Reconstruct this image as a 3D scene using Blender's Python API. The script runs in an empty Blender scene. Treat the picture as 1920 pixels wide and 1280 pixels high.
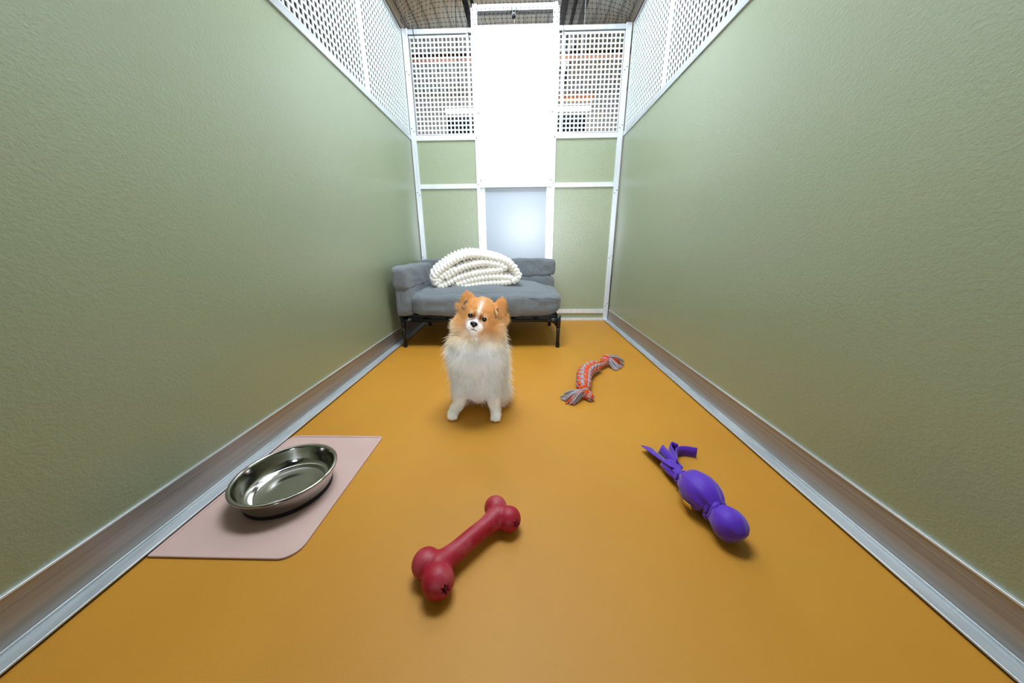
import bpy, bmesh, math, random
import numpy as np
from mathutils import Vector, Matrix, noise

C = bpy.context.scene.collection
PI = math.pi
random.seed(4); rng = np.random.default_rng(7)
sc = bpy.context.scene

# ------------------------------------------------------------------ camera
cam = bpy.data.cameras.new('camera'); cam_o = bpy.data.objects.new('camera', cam); C.objects.link(cam_o)
cam.sensor_width = 36; cam.sensor_fit = 'HORIZONTAL'; cam.lens = 576.77 / 1920 * 36
cam.clip_start = 0.02; cam.clip_end = 60
yaw, pitch, roll = 0.0280, 0.2982, -0.0078
fw = Vector((-math.sin(yaw)*math.cos(pitch), math.cos(yaw)*math.cos(pitch), -math.sin(pitch)))
rt = Vector((math.cos(yaw), math.sin(yaw), 0)); up = rt.cross(fw)
r2 = math.cos(roll)*rt + math.sin(roll)*up; u2 = -math.sin(roll)*rt + math.cos(roll)*up
M = Matrix((r2, u2, -fw)).transposed().to_4x4(); M.translation = Vector((0, 0, 0.55))
cam_o.matrix_world = M; sc.camera = cam_o

# ------------------------------------------------------------------ light
sc.view_settings.view_transform = 'Standard'; sc.view_settings.look = 'None'
sc.view_settings.gamma = 1; sc.view_settings.exposure = 0.0
sc.view_settings.use_curve_mapping = False
sc.cycles.max_bounces = 20; sc.cycles.diffuse_bounces = 14; sc.cycles.transmission_bounces = 12
world = bpy.data.worlds.new('world'); sc.world = world; world.use_nodes = True
world.node_tree.nodes['Background'].inputs[0].default_value = (0.75, 0.82, 0.85, 1)
world.node_tree.nodes['Background'].inputs[1].default_value = 0.25
def area(name, loc, target, sx, sy, power, col=(1, 1, 1)):
    l = bpy.data.lights.new(name, 'AREA'); l.shape = 'RECTANGLE'; l.size = sx; l.size_y = sy
    l.energy = power; l.color = col
    o = bpy.data.objects.new(name, l); C.objects.link(o); o.location = loc
    d = Vector(target) - Vector(loc); o.rotation_euler = d.to_track_quat('-Z', 'Y').to_euler()
    return o
area('kennel_lamp', (-0.06, 1.18, 2.24), (-0.04, 1.18, 0), 0.5, 1.1, 44, (0.89, 1, 1.12))
area('back_wall_fill', (-0.05, 1.70, 2.28), (0, 2.35, 1.2), 0.9, 0.25, 13, (0.88, 1, 1.12))  # added fill to brighten the back wall and door, no fixture there
area('overhead_lamp_back', (-0.4, 3.1, 3.0), (-0.1, 1.4, 0), 1.3, 0.4, 16, (0.95, 1, 1.02))
area('doorway_light', (0.095, -1.5, 0.845), (0, 2.3, 0.92), 0.42, 0.42, 5.4, (0.93, 0.98, 1.03)).data.spread = math.radians(52)
area('hall_ceiling_fill', (0.0, 6.5, 2.90), (0, 6.5, 5), 3.4, 0.2, 42, (1, 1, 1))  # added fill that lifts the hall ceiling, not a fixture
area('hall_wall_fill', (0.0, 7.2, 2.80), (0, 9.4, 2.2), 3.4, 0.2, 120, (1, 1, 1))  # added fill aimed at the far hall wall, not a fixture

# ------------------------------------------------------------------ helpers
def lin(c):
    return tuple(((v/255)/12.92 if v/255 <= 0.04045 else ((v/255+0.055)/1.055)**2.4) for v in c[:3]) + (1,)

def mat(name, rgb, rough=0.5, metal=0.0, spec=0.5, bump=None, var=None, sheen=0.0, coat=0.0, aniso=None, attr=None, emit=None):
    m = bpy.data.materials.new(name); m.use_nodes = True
    nt = m.node_tree; N = nt.nodes; L = nt.links; b = N['Principled BSDF']
    col = lin(rgb); b.inputs['Base Color'].default_value = col
    b.inputs['Roughness'].default_value = rough; b.inputs['Metallic'].default_value = metal
    b.inputs['Specular IOR Level'].default_value = spec
    b.inputs['Sheen Weight'].default_value = sheen; b.inputs['Coat Weight'].default_value = coat
    tc = N.new('ShaderNodeTexCoord')
    def mapped(scale):
        mp = N.new('ShaderNodeMapping'); L.new(tc.outputs['Object'], mp.inputs['Vector'])
        mp.inputs['Scale'].default_value = scale if isinstance(scale, tuple) else (scale,)*3
        return mp.outputs[0]
    src = None
    if attr:
        a = N.new('ShaderNodeAttribute'); a.attribute_name = attr; src = a.outputs['Color']
        L.new(src, b.inputs['Base Color'])
    if var:                                   # (rgb2, scale, detail, lo, hi): a second colour of the surface, by noise
        rgb2, s, det, lo, hi = var
        n = N.new('ShaderNodeTexNoise'); L.new(mapped(s), n.inputs['Vector']); n.inputs['Scale'].default_value = 1; n.inputs['Detail'].default_value = det
        r = N.new('ShaderNodeMapRange'); r.inputs[1].default_value = lo; r.inputs[2].default_value = hi
        L.new(n.outputs['Fac'], r.inputs[0])
        mx = N.new('ShaderNodeMix'); mx.data_type = 'RGBA'
        L.new(r.outputs[0], mx.inputs[0]); mx.inputs[6].default_value = col; mx.inputs[7].default_value = lin(rgb2)
        if src: L.new(src, mx.inputs[6])
        L.new(mx.outputs[2], b.inputs['Base Color'])
    if bump:                                  # list of (kind, scale, strength, distance)
        prev = None
        for kind, s, st, dist in bump:
            if kind == 'noise':
                t = N.new('ShaderNodeTexNoise'); t.inputs['Detail'].default_value = 2; out = t.outputs['Fac']
            else:
                t = N.new('ShaderNodeTexVoronoi'); t.feature = 'SMOOTH_F1'; out = t.outputs['Distance']
            t.inputs['Scale'].default_value = 1; L.new(mapped(s), t.inputs['Vector'])
            bp = N.new('ShaderNodeBump'); bp.inputs['Strength'].default_value = st; bp.inputs['Distance'].default_value = dist
            L.new(out, bp.inputs['Height'])
            if prev: L.new(prev, bp.inputs['Normal'])
            prev = bp.outputs[0]
        L.new(prev, b.inputs['Normal'])
    if emit:
        b.inputs['Emission Color'].default_value = lin(emit[0]); b.inputs['Emission Strength'].default_value = emit[1]
    return m

def obj(name, bm, m=None, parent=None, smooth=False, kind=None, loc=None):
    if isinstance(bm, bmesh.types.BMesh):
        me = bpy.data.meshes.new(name); bmesh.ops.recalc_face_normals(bm, faces=bm.faces); bm.to_mesh(me); bm.free()
    else: me = bm
    o = bpy.data.objects.new(name, me); C.objects.link(o)
    if m: me.materials.clear(); me.materials.append(m)
    if smooth:
        me.polygons.foreach_set('use_smooth', [True]*len(me.polygons))
    if parent:
        o.parent = parent
        o.matrix_parent_inverse = Matrix.Translation(-Vector(parent.location)) if parent.location.length else Matrix()
    if kind: o['kind'] = kind
    if loc: o.location = loc
    return o
def struct(name, bm, m, label=None, smooth=False):
    o = obj(name, bm, m, None, smooth, 'structure')
    if label: o['label'] = label
    return o
def thing(name, label, cat, loc=(0, 0, 0), group=None):
    o = bpy.data.objects.new(name, None); C.objects.link(o); o.location = loc; o.empty_display_size = 0.05
    o['label'] = label; o['category'] = cat
    if group: o['group'] = group
    return o
def tag(o, label, cat, group=None):
    o['label'] = label; o['category'] = cat
    if group: o['group'] = group
    return o

def box(bm, x0, x1, y0, y1, z0, z1, bev=0.0):
    vs = [bm.verts.new((x, y, z)) for x in (x0, x1) for y in (y0, y1) for z in (z0, z1)]
    for q in ((0, 1, 3, 2), (4, 6, 7, 5), (0, 4, 5, 1), (2, 3, 7, 6), (0, 2, 6, 4), (1, 5, 7, 3)): bm.faces.new([vs[k] for k in q])
    if bev:
        es = list({e for v in vs for e in v.link_edges})
        bmesh.ops.bevel(bm, geom=es, offset=bev, segments=2, affect='EDGES', profile=0.5)
def bx(*a, bev=0.0):
    bm = bmesh.new(); box(bm, *a, bev=bev); return bm
def frame_of(d):
    d = d.normalized(); a = Vector((0, 0, 1)) if abs(d.z) < .9 else Vector((1, 0, 0))
    u = d.cross(a).normalized(); return u, d.cross(u).normalized()
def tube(bm, pts, rad, seg=8, cap=True):
    pts = [Vector(p) for p in pts]; n = len(pts)
    rads = rad if isinstance(rad, (list, tuple)) else [rad]*n
    rings = []; u = None
    for i, p in enumerate(pts):
        d = (pts[min(i+1, n-1)] - pts[max(i-1, 0)])
        if d.length < 1e-9: d = Vector((0, 0, 1))
        d.normalize()
        if u is None: u, w = frame_of(d)
        else:
            u = (u - d*u.dot(d)); u = u.normalized() if u.length > 1e-6 else frame_of(d)[0]; w = d.cross(u)
        rings.append([bm.verts.new(p + rads[i]*(math.cos(2*PI*k/seg)*u + math.sin(2*PI*k/seg)*w)) for k in range(seg)])
    for a, b in zip(rings, rings[1:]):
        for k in range(seg): bm.faces.new((a[k], a[(k+1) % seg], b[(k+1) % seg], b[k]))
    if cap:
        bm.faces.new(rings[0][::-1]); bm.faces.new(rings[-1])
def lathe(bm, prof, seg=64, center=(0, 0, 0)):
    c = Vector(center); rings = []
    for r, z in prof:
        if r < 1e-6: rings.append([bm.verts.new(c + Vector((0, 0, z)))])
        else: rings.append([bm.verts.new(c + Vector((r*math.cos(2*PI*k/seg), r*math.sin(2*PI*k/seg), z))) for k in range(seg)])
    for a, b in zip(rings, rings[1:]):
        for k in range(seg):
            k2 = (k+1) % seg
            f = [a[k % len(a)], a[k2 % len(a)], b[k2 % len(b)], b[k % len(b)]]
            f = list(dict.fromkeys(f))
            if len(f) >= 3: bm.faces.new(f)
def ell(bm, c, r, rot=None, seg=20):
    m = Matrix.Translation(Vector(c)) @ (rot.to_4x4() if rot else Matrix()) @ Matrix.Diagonal((*r, 1))
    nv = max(4, seg//2); rows = [[bm.verts.new(m @ Vector((0, 0, 1)))]]
    for j in range(1, nv):
        t = PI*j/nv; rows.append([bm.verts.new(m @ Vector((math.sin(t)*math.cos(2*PI*k/seg), math.sin(t)*math.sin(2*PI*k/seg), math.cos(t)))) for k in range(seg)])
    rows.append([bm.verts.new(m @ Vector((0, 0, -1)))])
    for a, b in zip(rows, rows[1:]):
        for k in range(seg):
            f = list(dict.fromkeys((a[k % len(a)], b[k % len(b)], b[(k+1) % len(b)], a[(k+1) % len(a)])))
            bm.faces.new(f)
def capsule(bm, a, b, ra, rb, n=10):
    a, b = Vector(a), Vector(b)
    for i in range(n+1):
        t = i/n; r = ra+(rb-ra)*t; ell(bm, a.lerp(b, t), (r, r, r), seg=14)
def fuse(bm, voxel, smooth=6, cut=None):
    """one continuous skin over overlapping volumes"""
    me = bpy.data.meshes.new('tmp'); bm.to_mesh(me); bm.free()
    o = bpy.data.objects.new('tmp', me); C.objects.link(o)
    r = o.modifiers.new('r', 'REMESH'); r.mode = 'VOXEL'; r.voxel_size = voxel
    if smooth:
        s = o.modifiers.new('s', 'SMOOTH'); s.factor = 0.5; s.iterations = smooth
    cutters = []
    for cbm in (cut or []):
        cm = bpy.data.meshes.new('cut'); bmesh.ops.recalc_face_normals(cbm, faces=cbm.faces); cbm.to_mesh(cm); cbm.free()
        co = bpy.data.objects.new('cut', cm); C.objects.link(co); cutters.append(co)
        b = o.modifiers.new('b', 'BOOLEAN'); b.operation = 'DIFFERENCE'; b.solver = 'EXACT'; b.object = co
    dg = bpy.context.evaluated_depsgraph_get()
    out = bpy.data.meshes.new_from_object(o.evaluated_get(dg))
    for x in [o]+cutters: bpy.data.objects.remove(x)
    out.polygons.foreach_set('use_smooth', [True]*len(out.polygons))
    return out
def fbm(p, s): return noise.noise(Vector(p)*s)

# ------------------------------------------------------------------ materials
M_green = mat('green_panel', (150, 159, 128), rough=0.34, spec=1.0, var=((144, 153, 122), 1.3, 2, .3, .7),
              bump=[('noise', 320, 0.36, 0.0013), ('voronoi', 150, 0.28, 0.0015)])
M_floor = mat('floor_rubber', (197, 138, 46), rough=0.5, spec=0.26, var=((189, 130, 41), (3, 2, 1), 6, .35, .7),
              bump=[('noise', 330, 0.25, 0.0006), ('noise', 9, .05, .004)])
M_alu = mat('brushed_aluminium', (224, 227, 229), rough=0.32, metal=0.6, var=((182, 186, 190), (60, 3, 60), 4, .35, .75), bump=[('noise', (500, 8, 500), 0.08, 0.0006)])
M_aluz = mat('aluminium_upright', (236, 240, 244), rough=0.30, metal=0.35, var=((224, 229, 234), (60, 60, 3), 3, .4, .7))
M_flange = mat('pale_aluminium', (206, 212, 214), rough=0.45, metal=0.55, var=((170, 178, 180), (50, 6, 50), 6, .45, .75), bump=[('noise', 160, .15, .001)])
M_base = mat('aluminium_base', (168, 164, 160), rough=0.45, metal=0.6, var=((150, 145, 140), (80, 1.5, 90), 4, .35, .7), bump=[('noise', (80, 4, 600), .06, .0006)])
M_white = mat('white_plastic', (240, 243, 242), rough=0.35, spec=0.5)
M_door = mat('grey_white_door', (168, 178, 190), rough=0.30, spec=0.5)
M_lat = mat('white_lattice', (226, 232, 230), rough=0.4)
M_screw = mat('screw', (110, 112, 115), rough=0.4, metal=1)
M_black = mat('black_metal', (16, 17, 19), rough=0.35, spec=0.5)
M_cord = mat('black_cord', (18, 20, 24), rough=0.7)
M_gap_shade = mat('painted_gap_shade', (40, 38, 32), rough=0.8)
M_sofa = mat('grey_linen', (119, 124, 127), rough=0.9, spec=0.15, sheen=0.2, var=((104, 109, 113), (420, 420, 40), 3, .35, .65),
             bump=[('noise', (900, 900, 260), .35, .0012), ('noise', (260, 900, 900), .25, .0012), ('noise', 22, .3, .012), ('noise', (60, 60, 14), .25, .006)])
M_seam_crease = mat('grey_seam_crease', (82, 87, 92), rough=0.9, spec=0.1)
M_knit = mat('cream_knit', (240, 238, 230), rough=0.95, spec=0.1, sheen=0.4, bump=[('noise', 330, .5, .002)])
M_pink = mat('pink_silicone', (206, 174, 164), rough=0.5, spec=0.35, var=((198, 165, 155), 9, 4, .4, .8))
M_steel = mat('stainless', (186, 184, 178), rough=0.13, metal=1.0, bump=[('noise', (60, 60, 900), .02, .0004)])
M_rubber = mat('black_rubber', (20, 20, 22), rough=0.6, spec=0.3)
M_bone = mat('red_rubber', (160, 22, 42), rough=0.5, spec=0.4, var=((188, 92, 100), (30, 30, 30), 8, .46, .85), bump=[('noise', 240, .12, .0008)])
M_hole_shade = mat('hole_shade_red', (60, 6, 14), rough=0.7, spec=.2)
M_wub = mat('purple_nylon', (86, 36, 178), rough=0.55, spec=0.3, sheen=0.3, bump=[('noise', 800, .2, .0005)])
M_wubd = mat('purple_seam', (52, 20, 120), rough=0.6, spec=.2)
M_yel = mat('yellow_label', (224, 178, 32), rough=0.6)
M_or = mat('orange_yarn', (216, 82, 38), rough=0.9, spec=.15, bump=[('noise', (400, 400, 400), .5, .001)])
M_gr = mat('grey_yarn', (160, 157, 162), rough=0.9, spec=.15, bump=[('noise', (400, 400, 400), .5, .001)])
M_eye = mat('dark_eye', (14, 9, 8), rough=0.05, spec=0.6)
M_nose = mat('black_nose', (18, 17, 19), rough=0.35, bump=[('voronoi', 700, .3, .0006)])
M_mouth = mat('dark_lip', (52, 44, 46), rough=0.6)
M_skin = mat('dog_undercoat', (200, 180, 155), rough=0.95, spec=0.1, attr='coat')
M_fur = mat('dog_fur', (220, 190, 150), rough=0.75, spec=0.12, attr='coat')
_n = M_fur.node_tree; _t = _n.nodes.new('ShaderNodeBsdfTranslucent'); _m = _n.nodes.new('ShaderNodeMixShader'); _m.inputs[0].default_value = .5
_at = next(x for x in _n.nodes if x.type == 'ATTRIBUTE'); _n.links.new(_at.outputs['Color'], _t.inputs[0])
_n.links.new(_n.nodes['Principled BSDF'].outputs[0], _m.inputs[1]); _n.links.new(_t.outputs[0], _m.inputs[2]); _n.links.new(_m.outputs[0], _n.nodes['Material Output'].inputs[0])
M_deck = mat('roof_deck', (158, 162, 158), rough=0.8, var=((146, 134, 112), .55, 3, .42, .62), bump=[('noise', 40, .1, .003)])
M_beam = mat('grey_steel', (150, 152, 148), rough=0.5)
M_dsteel = mat('dark_steel', (34, 28, 30), rough=0.6)
M_joist = mat('orange_joist', (170, 100, 58), rough=0.6, var=((128, 72, 48), 3, 3, .4, .7))
M_fwall = mat('facility_wall', (178, 176, 172), rough=0.8, var=((160, 156, 150), .8, 4, .4, .7))
M_concrete = mat('concrete', (128, 126, 120), rough=0.7, var=((112, 110, 104), 2, 6, .4, .7))
M_lamp = mat('lamp_tube', (250, 252, 255), rough=0.4, emit=((250, 252, 255), 1.3))
M_teal = mat('teal_board', (44, 66, 78), rough=0.5)

# ------------------------------------------------------------------ setting
XL, XR = -0.6976, 0.6453          # inner edges of the floor
WL, WR = -0.7311, 0.6776          # wall faces
D = 2.3523; H = 1.8264; ZR = 1.2362; ZB = 0.0837; Y0 = -1.05
struct('floor', bx(-0.75, 0.70, Y0, D+0.01, -0.03, 0.0), M_floor, 'smooth ochre orange rubber floor of the kennel')

LAT_T = 0.006; PIT = 0.0257; BAR = 0.0080
def lattice(bm, a0, a1, z0, z1, put):
    """square plastic grid; put(a0,a1,d0,d1,z0,z1) places one bar"""
    na = max(1, round((a1-a0)/PIT)); nz = max(1, round((z1-z0)/PIT))
    for i in range(na+1):
        a = a0+(a1-a0)*i/na; put(bm, max(a0, a-BAR/2), min(a1, a+BAR/2), z0, z1)
    for j in range(nz+1):
        z = z0+(z1-z0)*j/nz; put(bm, a0, a1, max(z0, z-BAR/2), min(z1, z+BAR/2), 0.0006)

for side, X, s in (('left', WL, -1), ('right', WR, 1)):
    XF = XL if side == 'left' else XR
    lo, hi = lambda a, b: (min(a, b), max(a, b)), None
    def xs(d0, d1):                # distances measured outward from the wall face
        a, b = X+s*d0, X+s*d1; return (min(a, b), max(a, b))
    w = struct('wall_'+side, bx(*xs(0.0, 0.012), Y0, D-0.02, 0.02, ZR+0.01), M_green,
               'large sage green embossed panel wall on the %s side' % side)
    seam = 1.758 if side == 'left' else 1.778
    bands = [(Y0, 0.30), (0.318, seam-0.009), (seam+0.009, D-0.012)]
    for (a0, a1) in bands:
        bm = bmesh.new()
        def put(bm, p0, p1, z0, z1, e=0.0): box(bm, *xs(0.002+e, 0.0055-e), p0, p1, z0, z1)
        lattice(bm, a0+0.012, a1-0.012, ZR+0.034, H-0.02, put)
        for q in ((a0, a0+0.014), (a1-0.014, a1)): box(bm, *xs(0.001, 0.015), *q, ZR+0.02, H-0.012)
        obj('lattice_panel', bm, M_lat, w, kind='stuff')
    bm = bmesh.new()
    for q in (0.309, seam): box(bm, *xs(0.0025, 0.012), q-0.0065, q+0.0065, ZR+0.02, H-0.012)
    obj('joint_strip', bm, M_lat, w)
    obj('mid_rail', bx(*xs(-0.006, 0.024), Y0, D-0.012, ZR, ZR+0.029, bev=0.002), M_alu, w)
    obj('top_rail', bx(*xs(-0.001, 0.02), Y0, D-0.012, H-0.014, H, bev=0.002), M_alu, w)
    obj('edge_cord', (lambda b: (tube(b, [(X-s*0.004, Y0+(D-Y0-.02)*k/40, H+0.003+0.003*math.sin(k*1.7)) for k in range(41)], 0.0022, 6), b)[1])(bmesh.new()), M_cord, w)
    # base channel: a plate with a bright lip, and a flange lying on the floor
    b = struct('baseboard_'+side, bx(*xs(-0.003, 0.012), Y0, D-0.015, 0.006, ZB), M_base, 'tall brushed aluminium base plate along the %s wall' % side)
    obj('lip', bx(*xs(-0.006, 0.012), Y0, D-0.02, ZB, ZB+0.0035, bev=0.001), M_alu, b)
    fl = (XF, X+s*0.003); bm = bmesh.new(); box(bm, min(fl), max(fl), Y0, D-0.008, 0.0045, 0.0085, bev=0.0012); obj('floor_flange', bm, M_flange, b)
    bm = bmesh.new(); x0 = XF - s*-0.004
    box(bm, min(XF+s*0.004, X), max(XF+s*0.004, X), Y0, D-0.01, 0.0, 0.0045); obj('gap_shade', bm, M_gap_shade, b)  # dark strip standing in for the shade under the flange
    obj('groove', bx(*xs(-0.0045, 0.0), Y0, D-0.02, 0.0085, 0.0125, bev=0.001), M_flange, b)
    obj('groove_line', bx(*xs(-0.0036, 0.0), Y0, D-0.02, ZB-0.017, ZB-0.0155), M_base, b)

# back wall
YB = D
wb = thing('wall_back', 'back wall of green panels, white lattice and aluminium rails', 'wall', (0, D, 0)); del wb['category']; wb['kind'] = 'structure'
PL, PR = -0.7284, 0.6714          # outer edges of the corner posts
DL, DR = -0.300, 0.236            # outer edges of the door posts
def part(name, bm, m, p, **k): return obj(name, bm, m, p, **k)
for (x0, x1) in ((PL, PL+0.034), (PR-0.034, PR)):
    post = part('corner_post', bx(x0, x1, D-0.012, D+0.03, 0.0, H+0.006, bev=0.002), M_aluz, wb)
    s = 1 if x0 < 0 else -1; xo = x0 if x0 < 0 else x1
    for z in (1.60, 1.29, 0.905, 0.47, 0.12):
        for dx, dz in ((0.010, 0.012), (0.024, -0.004)):
            bm = bmesh.new(); bmesh.ops.create_cone(bm, cap_ends=True, segments=10, radius1=0.0035, radius2=0.0028, depth=0.003, matrix=Matrix.Translation((xo+s*dx, D-0.0132, z+dz)) @ Matrix.Rotation(PI/2, 4, 'X'))
            obj('screw', bm, M_screw, post)
for (x0, x1) in ((PL+0.034, DL), (DR, PR-0.034)):
    for z0, z1 in ((0.018, 0.062), (0.085, 0.941), (0.966, 1.236)):
        part('green_panel', bx(x0-0.004, x1+0.004, D, D+0.01, z0-0.005, z1+0.005), M_green, wb)
    for z0, z1 in ((0.0, 0.020), (0.058, 0.088), (0.939, 0.968), (1.232, 1.262), (1.803, H)):
        part('rail', bx(x0, x1, D-0.010, D+0.024, z0, z1, bev=0.0015), M_aluz, wb)
    left = x0 < -0.5
    bm = bmesh.new()
    def put(bm, p0, p1, z0, z1, e=0.0): box(bm, p0, p1, D+e, D+LAT_T-e, z0, z1)
    k = 0.0315
    main = (x0+0.003, x1-k) if left else (x0+k, x1-0.003)
    lattice(bm, main[0]+0.006, main[1], 1.268, 1.790, put)
    box(bm, main[0], main[1], D+0.0005, D+LAT_T-0.0005, 1.788, 1.804)
    q = (main[1]-0.003, main[1]+0.012) if left else (main[0]-0.012, main[0]+0.003)
    box(bm, *q, D-0.002, D+0.014, 1.262, 1.803)
    q2 = (q[1]+0.012, x1) if left else (x0, q[0]-0.012)
    q3 = (q[1], x1) if left else (x0, q[0])
    nz = round(0.522/PIT)
    for j in range(nz+1):
        z = 1.268+0.522*j/nz; box(bm, *q3, D+0.001, D+LAT_T-0.001, z-BAR/2, z+BAR/2)
    box(bm, *q2, D+0.0, D+LAT_T, 1.268, 1.79)
    part('lattice_panel', bm, M_lat, wb, kind='stuff')
    bm = bmesh.new(); tube(bm, [(x0, D-0.0005, 1.8005), (x1, D-0.0005, 1.8005)], 0.0014, 5); part('rail_seam', bm, M_cord, wb)
# cable ties that hold the net on the top rail
for x, dz in ((-0.655, 0.035), (0.262, 0.040), (-0.318, 0.035)):
    bm = bmesh.new(); tube(bm, [(x-0.006, D-0.016, 1.845), (x, D-0.016, 1.815), (x+0.003, D-0.012, 1.775)], 0.002, 5); part('cable_tie', bm, M_cord, wb)

# sliding dog door
door = thing('door_1', 'tall white sliding dog door with grey lower leaf', 'door', (0, D, 0)); del door['category']; door['kind'] = 'structure'
for s, x0 in ((1, DL), (-1, DR)):
    a, b_ = x0, x0+s*0.028
    bm = bx(min(a, b_), max(a, b_), D-0.016, D+0.03, 0, 1.918, bev=0.002); p = part('upright', bm, M_aluz, door)
    a, b_ = x0+s*0.010, x0+s*0.040
    part('upright', bx(min(a, b_), max(a, b_), D-0.0145, D+0.03, 1.80, 1.938, bev=0.002), M_aluz, door)
    a, b_ = x0+s*0.028, x0+s*0.040
    part('track', bx(min(a, b_), max(a, b_), D-0.002, D+0.03, 0.02, 0.95), M_aluz, door)
    a, b_ = x0+s*0.040, x0+s*0.056
    part('track', bx(min(a, b_), max(a, b_), D-0.010, D+0.03, 0.02, 0.95, bev=0.0015), M_aluz, door)
    for z in (1.93-0.03, 1.769, 1.60, 1.378, 1.24, 0.985, 0.962, 0.60, 0.50):
        inn = z in (1.769, 1.378, 0.985); x = x0+s*(0.030 if inn else 0.010); y = D-0.0265 if inn else D-0.0165
        bm = bmesh.new(); bmesh.ops.create_cone(bm, cap_ends=True, segments=10, radius1=0.0042, radius2=0.0034, depth=0.003, matrix=Matrix.Translation((x, y, z)) @ Matrix.Rotation(PI/2, 4, 'X'))
        part('screw', bm, M_screw, door)
part('header', bx(DL+0.01, DR-0.01, D-0.0115, D+0.03, 1.903, 1.936, bev=0.002), M_aluz, door)
part('upper_panel', bx(DL+0.014, DR-0.014, D-0.025, D-0.016, 0.941, 1.829, bev=0.001), M_white, door)
part('door_leaf', bx(DL+0.05, DR-0.05, D-0.001, D+0.008, 0.02, 1.0), M_door, door)
# pulley of the door cord
pu = part('pulley_bracket', bx(-0.058, -0.018, D-0.03, D-0.01, 1.892, 1.902, bev=0.001), M_screw, door)
bm = bmesh.new(); bmesh.ops.create_cone(bm, cap_ends=True, segments=16, radius1=0.013, radius2=0.013, depth=0.010, matrix=Matrix.Translation((-0.038, D-0.02, 1.876)) @ Matrix.Rotation(PI/2, 4, 'Y'))
box(bm, -0.050, -0.045, D-0.028, D-0.012, 1.868, 1.894); box(bm, -0.031, -0.026, D-0.028, D-0.012, 1.868, 1.894)
obj('pulley_wheel', bm, M_beam, pu)
bm = bmesh.new(); bmesh.ops.create_uvsphere(bm, u_segments=14, v_segments=8, radius=0.011, matrix=Matrix.Translation((-0.040, D-0.03, 1.862))); obj('cord_stopper', bm, M_black, pu, True)
bm = bmesh.new(); tube(bm, [(-0.036, D-0.029, 1.86), (-0.035, D-0.029, 1.832)], 0.0018, 6); obj('door_cord', bm, M_lat, pu)

# hall above and behind
hx0, hx1, hy0, hy1, hz = -6, 6, -5, 9.5, 4.3
struct('floor_hall', bx(hx0, hx1, hy0, hy1, -0.08, -0.035), M_concrete)
struct('wall_hall_back', bx(hx0, hx1, hy1, hy1+.1, -0.05, hz), M_fwall)
struct('wall_hall_front', bx(hx0, hx1, hy0-.1, hy0, -0.05, hz), M_fwall)
struct('wall_hall_left', bx(hx0-.1, hx0, hy0, hy1, -0.05, hz), M_fwall)
struct('wall_hall_right', bx(hx1, hx1+.1, hy0, hy1, -0.05, hz), M_fwall)
bm = bmesh.new()                                      # corrugated roof deck
n = 240; prev = None
for i in range(n+1):
    x = hx0+(hx1-hx0)*i/n; z = hz + (0.0, 0.0, 0.04, 0.04)[i % 4]
    cur = (bm.verts.new((x, hy0, z)), bm.verts.new((x, hy1, z)))
    if prev: bm.faces.new((prev[0], prev[1], cur[1], cur[0]))
    prev = cur
struct('ceiling', bm, M_deck, 'grey brown corrugated roof deck high above the kennel')
# beam of twin channels
be = thing('roof_beam', 'dark and grey double steel beam under the roof right of the door', 'beam', (0.7, 5, 3.45))
for (x0, x1, z0, z1, m) in ((0.535, 0.60, 3.50, 3.56, M_dsteel), (0.60, 0.66, 3.44, 3.62, M_beam), (0.66, 0.71, 3.50, 3.56, M_dsteel), (0.71, 0.775, 3.44, 3.62, M_beam), (0.775, 0.86, 3.49, 3.56, M_dsteel)):
    obj('channel', bx(x0, x1, 3.2, 9.4, z0, z1), m, be)
bm = bmesh.new(); tube(bm, [(-0.70, 2.9, 3.52), (-0.70, 9.4, 3.52)], 0.035, 10); tube(bm, [(-0.62, 2.9, 3.55), (-0.62, 9.4, 3.55)], 0.02, 10)
tag(obj('conduit', bm, M_dsteel, None, True), 'pair of dark conduits running under the roof left of the door', 'pipe')
bm = bmesh.new(); tube(bm, [(0.512, 3.1, 4.3), (0.512, 3.1, 2.25), (0.506, 3.1, 2.0)], 0.0045, 6)
tag(obj('hanger_wire', bm, M_lat), 'thin white wire hanging from the roof right of the steel beam', 'wire')
tag(obj('roof_joist', bx(-1.85, 1.75, 5.95, 6.07, 3.41, 3.50, bev=.004), M_joist), 'long orange brown joist seen through the top of the lattice', 'joist')
tag(obj('roof_joist', bx(0.60, 1.30, 6.5, 6.6, 3.05, 3.14, bev=.004), M_joist), 'short orange brown joist behind the right hand lattice', 'joist')
lm = thing('strip_lamp', 'long white strip lamp seen through both lattice panels', 'lamp', (0, 6, 2.7))
obj('diffuser', bx(-1.25, 1.14, 5.95, 6.03, 2.685, 2.745, bev=.01), M_lamp, lm)
obj('lamp_housing', bx(-1.26, 1.15, 5.96, 6.06, 2.745, 2.775), M_beam, lm)
for x in (-1.0, 0.9):
    bm = bmesh.new(); tube(bm, [(x, 6.01, 2.77), (x, 6.01, 4.3)], 0.006, 6); obj('suspension_rod', bm, M_beam, lm)
tag(obj('wall_board', bx(-1.25, 1.10, 6.10, 6.14, 2.44, 2.66, bev=.003), M_teal), 'dark teal board below the strip lamp behind the lattice', 'board')

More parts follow.
